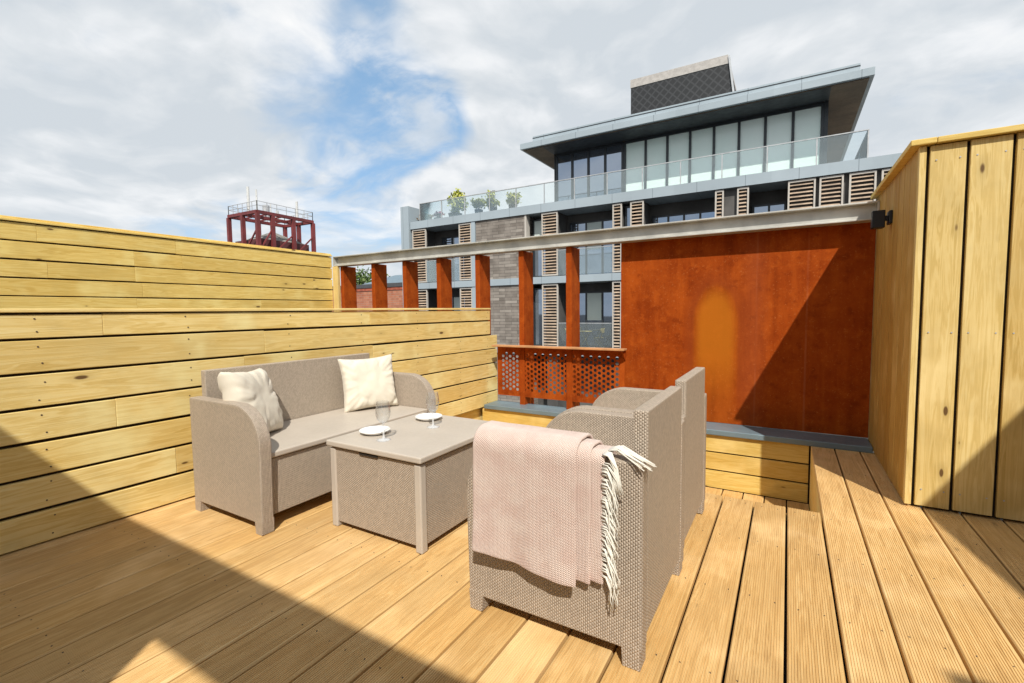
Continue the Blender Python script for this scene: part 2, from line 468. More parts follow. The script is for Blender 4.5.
# ------------------------------------------------------------------ camera (position 1.03 m above the deck)
yaw, pitch, roll = 0.533465951, -0.0652795861, -0.0113372876
F = Vector((-math.sin(yaw)*math.cos(pitch), math.cos(yaw)*math.cos(pitch), math.sin(pitch)))
r = Vector((math.cos(yaw), math.sin(yaw), 0)); u = r.cross(F)
r2 = math.cos(roll)*r + math.sin(roll)*u; u2 = -math.sin(roll)*r + math.cos(roll)*u
cd = bpy.data.cameras.new('camera'); cam = bpy.data.objects.new('camera', cd); COL.objects.link(cam)
cam.matrix_world = Matrix(((r2.x, u2.x, -F.x, 0), (r2.y, u2.y, -F.y, 0), (r2.z, u2.z, -F.z, 1.03), (0, 0, 0, 1)))
cd.sensor_width = 36; cd.lens = 467.472 / 1024 * 36; cd.clip_start = .05; cd.clip_end = 3000
S.camera = cam
S.view_settings.view_transform = 'Standard'; S.view_settings.look = 'None'; S.view_settings.exposure = 0
S.render.film_transparent = False

# ------------------------------------------------------------------ sun and sky
SUN = Vector((.504, -.747, 1)).normalized()
sd = bpy.data.lights.new('sun', 'SUN'); sd.energy = 5.0; sd.angle = rad(.55); sd.color = (1, .955, .87)
so = bpy.data.objects.new('sun', sd); COL.objects.link(so)
so.rotation_euler = (-SUN).to_track_quat('-Z', 'Y').to_euler(); so.location = (3, -5, 8)
W = bpy.data.worlds.new('World'); S.world = W; W.use_nodes = True
t = NT(W.node_tree); bg = W.node_tree.nodes['Background']
STR = .1
sky = t.n('ShaderNodeTexSky', sky_type='NISHITA'); sky.sun_disc = False
sky.sun_elevation = math.asin(SUN.z); sky.sun_rotation = math.atan2(SUN.x, SUN.y); sky.air_density = 1.0; sky.dust_density = .6; sky.ozone_density = 1.6
d = t.n('ShaderNodeTexCoord').outputs['Generated']
dx, dy, dz = t.sep(d)
den = t.m('ADD', t.m('MAXIMUM', dz, 0), .22)
P = t.comb(t.m('DIVIDE', dx, den), t.m('DIVIDE', dy, den), 0)
P = t.vm('ADD', P, (3.1, 1.7, 0))
warp = t.n('ShaderNodeTexNoise'); t.put(warp.inputs['Vector'], P); warp.inputs['Scale'].default_value = 1.3; warp.inputs['Detail'].default_value = 3
Pw = t.vm('ADD', P, t.vm('SCALE', t.vm('SUBTRACT', warp.outputs['Color'], (.5, .5, .5)), .45))
n1 = t.noise(Pw, 1.35, 7, .53); n2 = t.noise(t.vm('ADD', Pw, (-.06, .09, 0)), 1.35, 7, .53); n3 = t.noise(P, .7, 3, .5); n4 = t.noise(Pw, 4.2, 6, .58)
def pix(px, py):
    v = F + r2 * (px - 512) / 467.472 - u2 * (py - 341.5) / 467.472
    return tuple(v.normalized())
gap = None
for (px, py, rr, amt) in ((345, 6, .075, .12), (374, 36, .06, .13), (392, 66, .055, .10), (414, 106, .095, .22), (432, 132, .08, .18), (352, 150, .12, .12), (300, 190, .12, .08), (70, 76, .09, .10), (110, 88, .09, .11), (40, 62, .09, .08), (175, 228, .12, .12), (350, 205, .12, .12), (460, 20, .10, .05), (250, 225, .1, .08)):
    a = t.vm('DOT_PRODUCT', d, pix(px, py))
    g = t.mr(a, math.cos(rr * 1.45), 1, 0, amt * .62)
    gap = g if gap is None else t.m('ADD', gap, g)
gap = t.m('MULTIPLY', gap, t.mr(t.noise(Pw, 3.1, 4, .55), .3, .62, .35, 1.35))
fill = None
for (px, py, rr, amt) in ((780, 60, .75, .13), (200, 40, .28, .07), (60, 140, .30, .06), (-100, 60, .5, .1), (500, 40, .22, .05), (250, 110, .22, .06)):
    a = t.vm('DOT_PRODUCT', d, pix(px, py)); g = t.mr(a, math.cos(rr), 1, 0, amt)
    fill = g if fill is None else t.m('ADD', fill, g)
dens = t.m('ADD', t.m('SUBTRACT', n1, gap), fill)
dens = t.m('ADD', dens, t.m('MULTIPLY', t.m('SUBTRACT', n4, .5), .22))
cover = t.mr(dens, .22, .53)
wisp = t.mr(t.noise(t.vm('MULTIPLY', Pw, (1, 1.6, 1)), 2.6, 6, .6), .38, .66, 0, .72)
cover = t.m('MAXIMUM', cover, wisp)
lit = t.m('ADD', t.m('MULTIPLY', t.m('SUBTRACT', n1, n2), 4.2), t.m('ADD', t.m('MULTIPLY', n3, 1.1), -.05))
lit = t.m('ADD', lit, t.m('MULTIPLY', t.m('SUBTRACT', n4, .5), .30))
lit = t.m('SUBTRACT', lit, t.m('MULTIPLY', t.mr(dens, .45, .75), .22))
cc = t.ramp(t.mr(lit, .12, .95, 0, 1, False), (0, (.66, .71, .755)), (.32, (.76, .795, .825)), (.6, (.88, .90, .92)), (1, (1.0, 1.0, .995)))
cc = t.vm('SCALE', cc, t.mr(dz, .56, .80, 1 / STR, .55 / STR))   # unseen overhead cloud dimmed to cut the ambient light
skyc = t.mix(1, sky.outputs[0], (1.15, 1.25, 1.35), 'MULTIPLY')
skyc = t.mix(.45, skyc, (.42 / STR, .70 / STR, .99 / STR))
haze = t.mr(dz, .22, -.02, 0, .55)
full = t.mix(t.m('MULTIPLY', cover, .97), skyc, cc)
full = t.mix(haze, full, (.74 / STR, .80 / STR, .86 / STR))
W.node_tree.links.new(full, bg.inputs[0]); bg.inputs[1].default_value = STR

# ------------------------------------------------------------------ ground and decks
bm = NB(); box(bm, -900, 900, -900, 900, -9.6, -9.3); struct(link('ground', bm, 'asphalt'))
bm = NB(); box(bm, -5.6, 2.6, -4, 4.42, -9.3, -.53); struct(link('ground_storey', bm, 'concrete'))

def deck_boards(bm, xs, y0, y1, ztop, ribs=17, th=.028):
    for xa, xb in xs:
        xa += .0045; xb -= .0045; w = (xb - xa)
        prof = [(xa, ztop - th), (xa, ztop - .004), (xa + .004, ztop)]
        m_ = .008; p = (w - 2*m_) / ribs
        for k in range(ribs):
            a = xa + m_ + k * p
            prof += [(a, ztop), (a + p*.12, ztop - .0022), (a + p*.40, ztop - .0022), (a + p*.52, ztop)]
        prof += [(xb - .004, ztop), (xb, ztop - .004), (xb, ztop - th)]
        prism(bm, prof, 'y', y0, y1)
PW = .1495; X0 = .166
bm = NB()
deck_boards(bm, [(X0 - (k+1)*PW, X0 - k*PW) for k in range(21)], -.90, 2.752, 0)
deck_boards(bm, [(X0 + k*PW, X0 + (k+1)*PW) for k in range(3)], -.90, 4.095, 0)
deck_boards(bm, [(X0 + k*PW, X0 + (k+1)*PW) for k in range(3, 17)], -.90, 3.10, 0)
deck = struct(link('deck', bm, 'deck'))
bm = NB(); box(bm, -3.05, X0 - .004, 2.722, 2.748, -.448, -.030); box(bm, X0 + .004, X0 + .026, 2.75, 4.094, -.448, -.030)
link('fascia_board', bm, 'pine_h', deck, .003)
bm = NB()
for jy in (.02, .47, .92, 1.37, 1.82, 2.27, 2.70, 3.05, 3.50, 3.98):
    for k in range(-20, 6):
        xa_ = X0 + k*PW
        if (jy > 2.72 and not 0 <= k <= 2) or (k > 2 and jy > 3.02): continue
        for q in (.24, .76):
            cx, cy = xa_ + PW*q + R_.uniform(-.004, .004), jy + R_.uniform(-.008, .008)
            prism(bm, [(cx + .0024*math.cos(a*math.pi/4), cy + .0024*math.sin(a*math.pi/4)) for a in range(8)], 'z', -.004, .0005)
link('screw', bm, 'trunk', deck)
bm = NB(); box(bm, -3.0, 2.4, -.89, 2.7, -.10, -.05); box(bm, X0 + .04, .56, 2.7, 4.09, -.10, -.05); link('under_deck_shade', bm, 'dark', deck)  # dark sheet standing in for the shade seen through the deck gaps
bm = NB(); deck_boards(bm, [(.023 - (k+1)*PW, .023 - k*PW) for k in range(-1, 20)], 2.75, 4.095, -.45, ribs=17)
low = struct(link('lower_deck', bm, 'deck'))
bm = NB(); box(bm, -3.0, .16, 2.76, 4.09, -.52, -.49); link('under_deck_shade', bm, 'dark', low)  # same dark stand-in for shade, below the lower boards

# ------------------------------------------------------------------ timber walls
def board_rows(bm, x0, x1, segs, edges, gap=.010):
    for z0, z1 in zip(edges, edges[1:]):
        cuts = segs(z0)
        for a, b in zip(cuts, cuts[1:]):
            w1, w2 = R_.uniform(-.0025, .0025), R_.uniform(-.0025, .0025); box(bm, x0, x1 - R_.uniform(0, .0015), a + .0003, b - .0003, z0 + gap/2 + w1, z1 - gap/2 + w2)
# low wall: boards run away from the camera (local y), front face on local x = 0
TH = math.atan(.031)
def wall_frame(w):
    w.location = (-2.889 - .031*-.562*-1, 0, 0); w.rotation_euler = (0, 0, -TH)
w = thing('timber_wall', 'low yellow timber wall of horizontal boards behind the wicker sofa', 'wall')
w.location = (-2.889 - .031 * .562, 0, 0); w.rotation_euler = (0, 0, -TH)
rw = random.Random(4)
YE = 4.24
def segs_low(z):
    c = [-.9]
    if z > .88: c += [1.02 + rw.uniform(-.1, .1), 2.6]
    elif z > .7: c += [1.75]
    elif z > .5: c += [1.62, 2.62]
    elif z > .4: c += [.98, 3.1]
    else: c += [rw.uniform(1.0, 3.2)]
    return c + [YE if z > .76 else YE + .13]
bm = NB(); board_rows(bm, -.022, 0, segs_low, [.004, .157, .311, .466, .621, .776, .928, 1.045], .0135)
link('board', bm, 'pine_h', w, .0025)
bm = NB(); box(bm, -.06, -.024, -.9, YE - .004, .77, 1.04); box(bm, -.06, -.0245, -.9, YE + .126, 0, .768); link('backing', bm, 'dark', w)
bm = NB(); box(bm, -.16, -.062, -.9, YE - .002, -.45, 1.04); link('rear_face', bm, 'pine_h', w)
bm = NB()
zr_ = [.004, .157, .311, .466, .621, .776, .928, 1.045]
for z0, z1 in zip(zr_, zr_[1:]):
    for yy in (-.5, .12, .72, 1.32, 1.92, 2.52, 3.12, 3.72, 4.18):
        for q in (.25, .75):
            zc2 = z0 + (z1 - z0)*q + R_.uniform(-.006, .006); yc = yy + R_.uniform(-.012, .012)
            prism(bm, [(yc + .0036*math.cos(k*math.pi/4), zc2 + .0036*math.sin(k*math.pi/4)) for k in range(8)], 'x', -.003, .0006)
link('screw', bm, 'trunk', w)
bm = NB(); box(bm, -.165, .008, -.9, YE + .002, 1.047, 1.064); link('coping', bm, 'pine_h', w, .003)

# tall wall further left
w = thing('timber_wall', 'tall yellow timber wall of horizontal boards, behind the low one, nearest the red tower', 'wall')
w.location = (-5.25, 0, 0)
def segs_high(z):
    k = int(z * 10)
    return [-.9] + {11: [2.05], 13: [1.40, 2.0, 3.9], 14: [2.0, 2.4], 16: [1.35, 2.35]}.get(k, [2.0, 3.2]) + [4.195]
bm = NB(); board_rows(bm, -.022, 0, segs_high, [.01, .17, .33, .49, .65, .81, .93, 1.055, 1.193, 1.337, 1.481, 1.627, 1.775], .013)
link('board', bm, 'pine_far', w, .0025)
bm = NB(); box(bm, -.05, -.024, -.9, 4.19, -.5, 1.77); link('backing', bm, 'dark', w)
bm = NB(); box(bm, -.17, -.052, -.9, 4.19, -.5, 1.77); link('rear_face', bm, 'pine_far', w)
bm = NB(); box(bm, -.175, .012, -.9, 4.197, 1.777, 1.795); box(bm, -.12, -.010, -.9, 4.196, 1.797, 1.815); link('coping', bm, 'pine_far', w, .003)
bm = NB(); box(bm, .0, .10, 4.20, 4.24, -.5, 1.645); link('end_post', bm, 'pine_v', w, .003)
bm = NB(); box(bm, -5.25, -3.06, -.9, 4.2, -.05, -.005); struct(link('roof', bm, 'roofgrey'))

# right-hand enclosure with upright boards
w = thing('timber_wall', 'tall corner wall of upright yellow boards on the right, carrying the black lamp', 'wall')
ZT = 1.815
bm = NB()
xs = [.5405, .5745, .721, .877, 1.028, 1.178, 1.328, 1.478, 1.628, 1.778, 1.93, 2.08, 2.23, 2.3]
for i, (a, b) in enumerate(zip(xs, xs[1:])):
    g = .007
    z0 = .012 + rw.uniform(0, .004)
    if i == 0: box(bm, a, b - g, 3.0605, 3.10, z0, ZT)
    else: box(bm, a + g, b - g, 3.060 + rw.uniform(0, .002), 3.083, z0, ZT - rw.uniform(0, .004))
link('front_board', bm, 'pine_v', w, .002)
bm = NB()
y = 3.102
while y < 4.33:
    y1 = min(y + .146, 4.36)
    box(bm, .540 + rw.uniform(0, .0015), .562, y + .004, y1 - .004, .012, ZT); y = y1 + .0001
link('side_board', bm, 'pine_shaded', w, .002)
bm = NB(); box(bm, .566, 2.29, 3.087, 4.35, .002, ZT - .002); link('backing', bm, 'dark', w)
bm = NB(); box(bm, .502, .60, 3.035, 4.36, ZT + .002, ZT + .030); box(bm, .602, 2.3, 3.035, 3.13, ZT + .002, ZT + .0295); link('coping', bm, 'pine_hx', w, .003)
bm = NB(); box(bm, .604, 2.29, 3.132, 4.28, ZT + .001, ZT + .012); link('flat_roof', bm, 'roofgrey', w)
bm = NB()
for i, (a, b) in enumerate(zip(xs[1:], xs[2:])):
    for z in (.10, .9, 1.74):
        for x in (a + .03, b - .03):
            prism(bm, [(x + .0035*math.cos(k*math.pi/4), z + .0035*math.sin(k*math.pi/4)) for k in range(8)], 'y', 3.0585, 3.064)
link('screw', bm, 'greysteel', w)

# low retaining wall with metal ledge
w = thing('retaining_wall', 'short three-board yellow retaining wall capped with blue-grey metal under the rust panel', 'wall')
bm = NB()
for z0, z1 in ((-.447, -.306), (-.294, -.156), (-.144, -.004)):
    for a, b in ((-2.80, -1.1), (-1.1, X0 - .006)):
        box(bm, a + .001, b - .001, 4.10, 4.122, z0, z1)
link('board', bm, 'pine_hx', w, .002)
bm = NB(); box(bm, -2.8, .535, 4.124, 4.40, -.52, -.012); link('core', bm, 'dark', w)
bm = NB(); box(bm, -2.76, .537, 4.072, 4.345, -.002, .043); link('ledge', bm, 'flash', w, .006)

# ------------------------------------------------------------------ steel beam, fins, panel, railing
b = thing('steel_beam', 'long pale galvanised steel I-beam spanning above the rust fins and panel', 'beam', (0, 4.27, 1.648))
bm = NB()
box(bm, -5.24, .538, -.065, .065, 0, .012); box(bm, -5.24, .538, -.065, .065, .118, .130); box(bm, -5.24, .538, -.006, .006, .0125, .1175)
link('flange', bm, 'galv', b, .002)
for x in (-5.24, .526):
    bm = NB(); box(bm, x, x + .012, -.066, -.007, .013, .117); link('end_plate', bm, 'galv', b)
fin_x = [-5.125, -4.545, -4.012, -3.485, -2.94, -2.392, -1.858]
ords = ['first', 'second', 'third', 'fourth', 'fifth', 'sixth', 'seventh']
bm = NB(); box(bm, -.03, .03, 0, .21, -.55, 1.646)
fin0 = link('steel_fin', bm, 'corten', None, .003)
fl = ['rust-brown upright steel fin nearest the tall timber wall, with brick seen to its right', 'rust-brown upright steel fin standing between two gaps onto the red brick wall', 'rust-brown upright steel fin in front of the far block\'s left edge and first shutters', 'rust-brown upright steel fin in front of a dark balcony, before the low wall',
      'rust-brown upright steel fin at the left edge of the split-stone wall', 'rust-brown upright steel fin right of the split stone, crossing the perforated screen at left', 'rust-brown upright steel fin nearest the big rust panel, crossing the perforated screen']
for i, x in enumerate(fin_x):
    o = fin0 if i == 0 else fin0.copy()
    if i: COL.objects.link(o)
    o.location = (x, 4.25, 0); tag(o, fl[i], 'steel fin', 'rust-brown fins under the beam')
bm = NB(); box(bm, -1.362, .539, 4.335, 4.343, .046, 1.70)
tag(link('rust_panel', bm, 'corten_sheet', None, .002), 'large orange-brown weathered steel panel with a pale orange arch', 'panel')
rl = thing('perforated_railing', 'rust-coloured railing screen punched with round holes left of the big panel', 'railing', (0, 0, 0))
bm = NB()
px, pz = .0433, .050; hr = .0165
z_lo, xs0, xs1 = .175, -2.70, -1.30
def hexcell(cx, cz, y, hole=True):
    """flat-topped hexagon of sheet with a round hole"""
    N = 12; vo = []; vh = []
    for k in range(N):
        ang = 2*math.pi*k/N
        best = min(pz/2/math.cos(ang - math.pi/6 - j*math.pi/3) for j in range(6) if math.cos(ang - math.pi/6 - j*math.pi/3) > .1)
        vo.append(bm.verts.new((cx + best*math.cos(ang), y, cz + best*math.sin(ang)))); vh.append(bm.verts.new((cx + hr*math.cos(ang), y, cz + hr*math.sin(ang))))
    for k in range(N): bm.faces.new((vo[k], vo[(k+1) % N], vh[(k+1) % N], vh[k]))
    if not hole: bm.faces.new(vh)
rows = 8; ncol = 30; yS = 4.262
cx0 = -2.0 - px*(ncol - 1)/2
for k in range(ncol):
    for q in range(rows):
        hexcell(cx0 + px*k, z_lo + pz*(q + .5 + .5*(k % 2)), yS)
    hexcell(cx0 + px*k, z_lo + pz*(0 if k % 2 else rows + .5), yS, False)
bmesh.ops.remove_doubles(bm, verts=bm.verts, dist=.0008)
def rect(x0, x1, z0, z1):
    bm.faces.new([bm.verts.new(p) for p in ((x0, yS + .0003, z0), (x1, yS + .0003, z0), (x1, yS + .0003, z1), (x0, yS + .0003, z1))])
za, zc_ = z_lo + pz*.5, z_lo + pz*rows
rect(xs0, xs1, .125, z_lo + pz*.06); rect(xs0, xs1, z_lo + pz*(rows + .44), .652)
rect(xs0, cx0 - px*.40, z_lo + pz*.06, z_lo + pz*(rows + .44)); rect(cx0 + px*(ncol - 1) + px*.40, xs1, z_lo + pz*.06, z_lo + pz*(rows + .44))
s = link('perforated_sheet', bm, 'corten', rl, recalc=False)
sm = s.modifiers.new('Solid', 'SOLIDIFY'); sm.thickness = .003; sm.offset = 1
bm = NB(); box(bm, -2.70, -1.275, 4.145, 4.247, .655, .672)
link('handrail', bm, plain('worn_handrail', (.52, .26, .11), .6, var=.2), rl, .003)
for x in (-1.30,):
    bm = NB(); prism(bm, [(4.15, .654), (4.26, .654), (4.26, .55)], 'x', x, x + .01); link('bracket', bm, 'corten', rl)

# wall lamp
l = thing('wall_lamp', 'small black cube up-and-down lamp fixed to the upright boards', 'wall lamp', (.54, 3.745, 1.578))
bm = NB(); box(bm, -.018, -.0005, -.045, .045, -.035, .045); link('back_plate', bm, 'black', l, .004)
bm = NB(); box(bm, -.034, -.019, -.016, .016, -.012, .018); link('arm', bm, 'black', l)
bm = NB(); box(bm, -.100, -.035, -.034, .034, -.056, .052); link('body', bm, 'black', l, .004)

# ------------------------------------------------------------------ wicker furniture
def arm_profile(depth, h, front_sign=1, z0=.052):
    """polygon in (x, z): x=0 rear, x=depth front"""
    rx, rz = .185, .165
    p = [(0, z0), (depth - .008, z0), (depth, h - rz - .02)]
    for k in range(1, 13):
        a = k / 12 * math.pi / 2
        p.append((depth - rx + rx*math.cos(a) - .0, h - rz + rz*math.sin(a) - .02*(1 - k/12)))
    p.append((0, h))
    return p
def seat_set(root, L, depth=.607, back_h=.74, ah=.603, seat_mat='plast', AT=.06):
    """rear at local x=0, front at +x=depth; length L along local y"""
    for y0 in (0, L - AT):
        bm = NB(); prism(bm, arm_profile(depth, ah), 'y', y0, y0 + AT)
        link('armrest', bm, 'wick', root, .007, uv='arm', seg=3)
        for xx in (0.004, depth - .068):
            bm = NB(); prism(bm, [(xx, 0), (xx + .052, 0), (xx + .056, .068), (xx, .068)] if xx < .1 else [(xx + .008, 0), (xx + .0565, 0), (xx + .0605, .068), (xx + .002, .068)], 'y', y0 - .0006, y0 + AT + .0006)
            link('leg', bm, 'wick', root, .0015, uv='box')
    bm = NB(); prism(bm, [(0.002, .075), (.042, .075), (.046, back_h), (0.002, back_h)], 'y', AT + .0015 - .0, L - AT - .0015)
    link('backrest', bm, 'wick_back', root, .005, uv='box', seg=2)
    bm = NB(); box(bm, .05, depth - .022, AT + .003, L - AT - .003, .345, .375)
    link('seat', bm, seat_mat, root, .008, seg=3)
    bm = NB(); box(bm, .05, depth - .036, AT + .004, L - AT - .004, .068, .341)
    link('seat_base', bm, 'wick_back', root, .004, uv='box')
sofa = thing('wicker_sofa', 'long beige wicker sofa with two cream cushions against the low timber wall', 'sofa', (-2.68, 1.22, 0))
seat_set(sofa, 1.25, .612, .735, .600)
chair = thing('wicker_armchair', 'beige wicker armchair in front, with the pink throw over its arm', 'armchair', (-.335, 1.885, 0), 'pair of wicker armchairs facing the sofa')
chair.rotation_euler = (0, 0, math.pi)
seat_set(chair, .615)
c2 = copy_tree(chair); c2.location = (-.342, 2.503, .004); c2['label'] = 'beige wicker armchair behind the one with the throw, nearest the rust panel'

tb = thing('storage_table', 'low beige wicker storage table between the sofa and armchairs', 'table', (-1.885, 1.455, 0))
TW, TD = .572, .668
bm = NB(); box(bm, .006, TW - .006, .006, TD - .006, .028, .388); link('body', bm, 'wick', tb, .003, uv='box')
for x in (0, TW - .038):
    for y in (0, TD - .038):
        bm = NB(); box(bm, x, x + .038, y, y + .038, 0, .386); link('leg', bm, 'plast', tb, .006)
bm = NB(); box(bm, .012, TW - .012, .012, TD - .012, .388, .398); link('rim', bm, 'dark', tb)
bm = NB(); box(bm, -.012, TW + .012, -.012, TD + .012, .396, .424); link('lid', bm, 'plast', tb, .007, seg=3)
bm = NB(); box(bm, TW*.36, TW*.56, -.0025, .003, .380, .391); link('handle', bm, 'dark', tb)

# plates and glasses
plate_prof = [(0, .002), (.045, .002), (.05, 0), (.053, .003), (.074, .015), (.0765, .018), (.0755, .020), (.071, .017), (.05, .008), (.045, .0065), (0, .0065)]
glass_prof = [(0, .000), (.033, .0), (.034, .0015), (.02, .004), (.007, .010), (.0042, .025), (.004, .070), (.006, .078), (.016, .084), (.027, .098), (.0335, .118), (.035, .135), (.0325, .160), (.029, .183),
              (.0284, .184), (.028, .183), (.0312, .160), (.0336, .135), (.032, .118), (.0258, .100), (.0145, .088), (.004, .0845), (0, .084)]
for i, (x, y, lab) in enumerate(((-1.776, 1.642, 'round white china side plate nearest the table\'s front edge'), (-1.736, 2.005, 'round white china side plate towards the far end of the table'))):
    bm = NB(); lathe(bm, plate_prof, seg=48); o = link('plate', bm, 'white', None, smooth=True); o.location = (x, y, .4245); tag(o, lab, 'plate', 'white plates on the table')
for i, (x, y, lab) in enumerate(((-1.643, 1.572, 'clear stemmed wine glass beside the nearer plate'), (-1.596, 1.876, 'clear stemmed wine glass beside the farther plate, by the sofa\'s far arm'))):
    bm = NB(); lathe(bm, glass_prof, seg=40); o = link('wine_glass', bm, 'wineglass', None, smooth=True); o.location = (x, y, .4245); tag(o, lab, 'wine glass', 'wine glasses on the table')

# cushions
def pillow(w, h, th, seed, wr=.012):
    bm = NB(); N = 40
    grid = {}
    for side in (1, -1):
        for i in range(N + 1):
            for j in range(N + 1):
                a, b = i/N*2 - 1, j/N*2 - 1
                edge = i in (0, N) or j in (0, N)
                if side < 0 and edge: grid[(side, i, j)] = grid[(1, i, j)]; continue
                pin = 1 - .10 * ((1 - a*a) ** 1) * (b*b) ** 2 ; pin2 = 1 - .10 * (1 - b*b) * (a*a) ** 2
                x = a * w/2 * pin2; z = b * h/2 * pin
                q = max(0, (1 - a**4)) * max(0, (1 - b**4))
                y = side * th/2 * q ** .42
                nv = mnoise.noise(Vector((x*9 + seed, z*9, side*3 + seed))) * wr + mnoise.noise(Vector((x*24, z*20 + seed, side))) * wr * .45
                rad_ = math.hypot(a, b)
                an = math.atan2(b, a); fold = (math.sin(an * 13 + seed) + .7*math.sin(an * 29 + seed*2)) * .0040 * max(0, rad_ - .45)
                fold -= .009 * max(0, 1 - abs(mnoise.noise(Vector((x*5 + seed, z*7 - x*4, seed*2))) * 9)) * (1 - q * .5) * min(1, rad_)
                y += side * (nv * q ** .5 + fold * 2 * q ** .25)
                grid[(side, i, j)] = bm.verts.new((x, y, z))
        for i in range(N):
            for j in range(N):
                bm.faces.new([grid[(side, i, j)], grid[(side, i+1, j)], grid[(side, i+1, j+1)], grid[(side, i, j+1)]])
    return bm
# right cushion: leans into the far corner, facing the camera side (-y,+x)
o = link('cushion', pillow(.375, .37, .14, 3.3, .008), 'cream', None, smooth=True)
def place(o, c, nrm, up_lean, spin=0):
    n = Vector(nrm).normalized(); zax = (Vector((0, 0, 1)) - n * up_lean).normalized()
    y_ = -n; x_ = y_.cross(zax).normalized(); zax = x_.cross(y_).normalized()
    m = Matrix((( x_.x, y_.x, zax.x, c[0]), (x_.y, y_.y, zax.y, c[1]), (x_.z, y_.z, zax.z, c[2]), (0, 0, 0, 1)))
    o.matrix_world = m @ Matrix.Rotation(spin, 4, 'Y')
place(o, (-2.462, 2.235, .550), (.88, -.44, .22), 0, rad(-2))
tag(o, 'cream square cushion propped in the far corner of the sofa, seen face on', 'cushion', 'cream cushions on the sofa')
o = link('cushion', pillow(.385, .385, .14, 8.1, .007), 'cream', None, smooth=True)
place(o, (-2.455, 1.425, .552), (.84, .54, .33), 0, rad(4))
tag(o, 'cream square cushion slumped against the sofa\'s near arm, seen edge on', 'cushion', 'cream cushions on the sofa')

# throw over the near arm of the front armchair
th = thing('throw_blanket', 'folded pale pink knitted throw with cream fringe hung over the front armchair\'s arm', 'blanket', (-.65, 1.30, .60))
ox, oy, oz = -.65, 1.30, .60
def layer(xa, xb, off, zbot, zin, seed, th_=.012):
    """sheet over the arm: outer hang, over the top, inner hang. off = distance of its mid surface from the arm"""
    path = []
    yo, yi, zt = 1.270 - off, 1.330 + off, .604 + off
    rr_ = off + .012
    n = 26
    for k in range(n + 1): path.append((yo, zbot + (zt - rr_ - zbot) * k / n))
    for k in range(1, 8): a = k/8*math.pi/2; path.append((yo + rr_ - rr_*math.cos(a), zt - rr_ + rr_*math.sin(a)))
    for k in range(0, 4): path.append((yo + rr_ + (yi - yo - 2*rr_) * k/3, zt))
    for k in range(1, 8): a = k/8*math.pi/2; path.append((yi - rr_ + rr_*math.sin(a), zt - rr_ + rr_*math.cos(a)))
    for k in range(1, 8): path.append((yi, zt - rr_ - (zt - rr_ - zin) * k/7))
    bm = bmesh.new(); L = bm.loops.layers.uv.new('UVMap'); NX = 44; V = []; s_ = 0
    for j, (y, z) in enumerate(path):
        if j: s_ += math.hypot(y - path[j-1][0], z - path[j-1][1])
        row = []
        hang = max(0, min(1, (.57 - z) / .35)) if j <= n else 0
        for i in range(NX + 1):
            a = i / NX
            x = xa + (xb - xa) * a
            wob = mnoise.noise(Vector((x*7 + seed, z*2.5, seed)))
            fold = math.sin(a*9 + seed) * .006 + math.sin(a*21 + 2*seed) * .002
            yy = y - hang * (abs(wob) * .010 + fold + .003) if j <= n else y
            zz = z + mnoise.noise(Vector((x*6, y*9, seed + 4))) * .004 * (1 if j > n else .4)
            if j < 4: zz += (mnoise.noise(Vector((x*5 + seed, 1, 2))) * .005 + .003*math.sin(a*5 + seed) - .022*(a - .5)) * (4 - j)/4
            xx = x + mnoise.noise(Vector((z*5, seed, y*4))) * .006 * (a - .3)
            row.append((bm.verts.new((xx - ox, yy - oy, zz - oz)), (x, s_)))
        V.append(row)
    for j in range(len(V) - 1):
        for i in range(NX):
            q = [V[j][i], V[j][i+1], V[j+1][i+1], V[j+1][i]]
            f = bm.faces.new([v for v, _ in q]); f.smooth = True
            for lp, (_, uv) in zip(f.loops, q): lp[L].uv = uv
    return bm
def add_layer(name, *a):
    o = link(name, layer(*a), 'knit', th, smooth=True)
    md = o.modifiers.new('Solid', 'SOLIDIFY'); md.thickness = .011; md.offset = 0
    bv = o.modifiers.new('Bevel', 'BEVEL'); bv.width = .004; bv.segments = 2; bv.limit_method = 'ANGLE'
    return o
add_layer('fold', -.874, -.515, .046, .236, .42, 1.0)
add_layer('fold', -.870, -.478, .030, .240, .42, 2.2)
add_layer('fold', -.866, -.440, .0145, .246, .42, 3.7)
rf = random.Random(6)
bm = NB()
for k in range(95):
    z = .262 + (.595 - .262) * k / 94 + rf.uniform(-.004, .004)
    L_ = rf.uniform(.060, .105); y = 1.2545 - rf.uniform(0, .012)
    out = rf.uniform(.025, .050); x0 = -.444
    pts = [(x0, y, z), (x0 + out*.45, y - .006, z + .001), (x0 + out*.8, y - .008, z - L_*.30), (x0 + out*(.95 + rf.uniform(-.2, .2)), y - .006 + rf.uniform(-.004, .004), z - L_*.65), (x0 + out*(.9 + rf.uniform(-.3, .3)), y - .004, z - L_)]
    tube(bm, [(p[0] - ox, p[1] - oy, p[2] - oz) for p in pts], rf.uniform(.0018, .0032), .0012, 5)
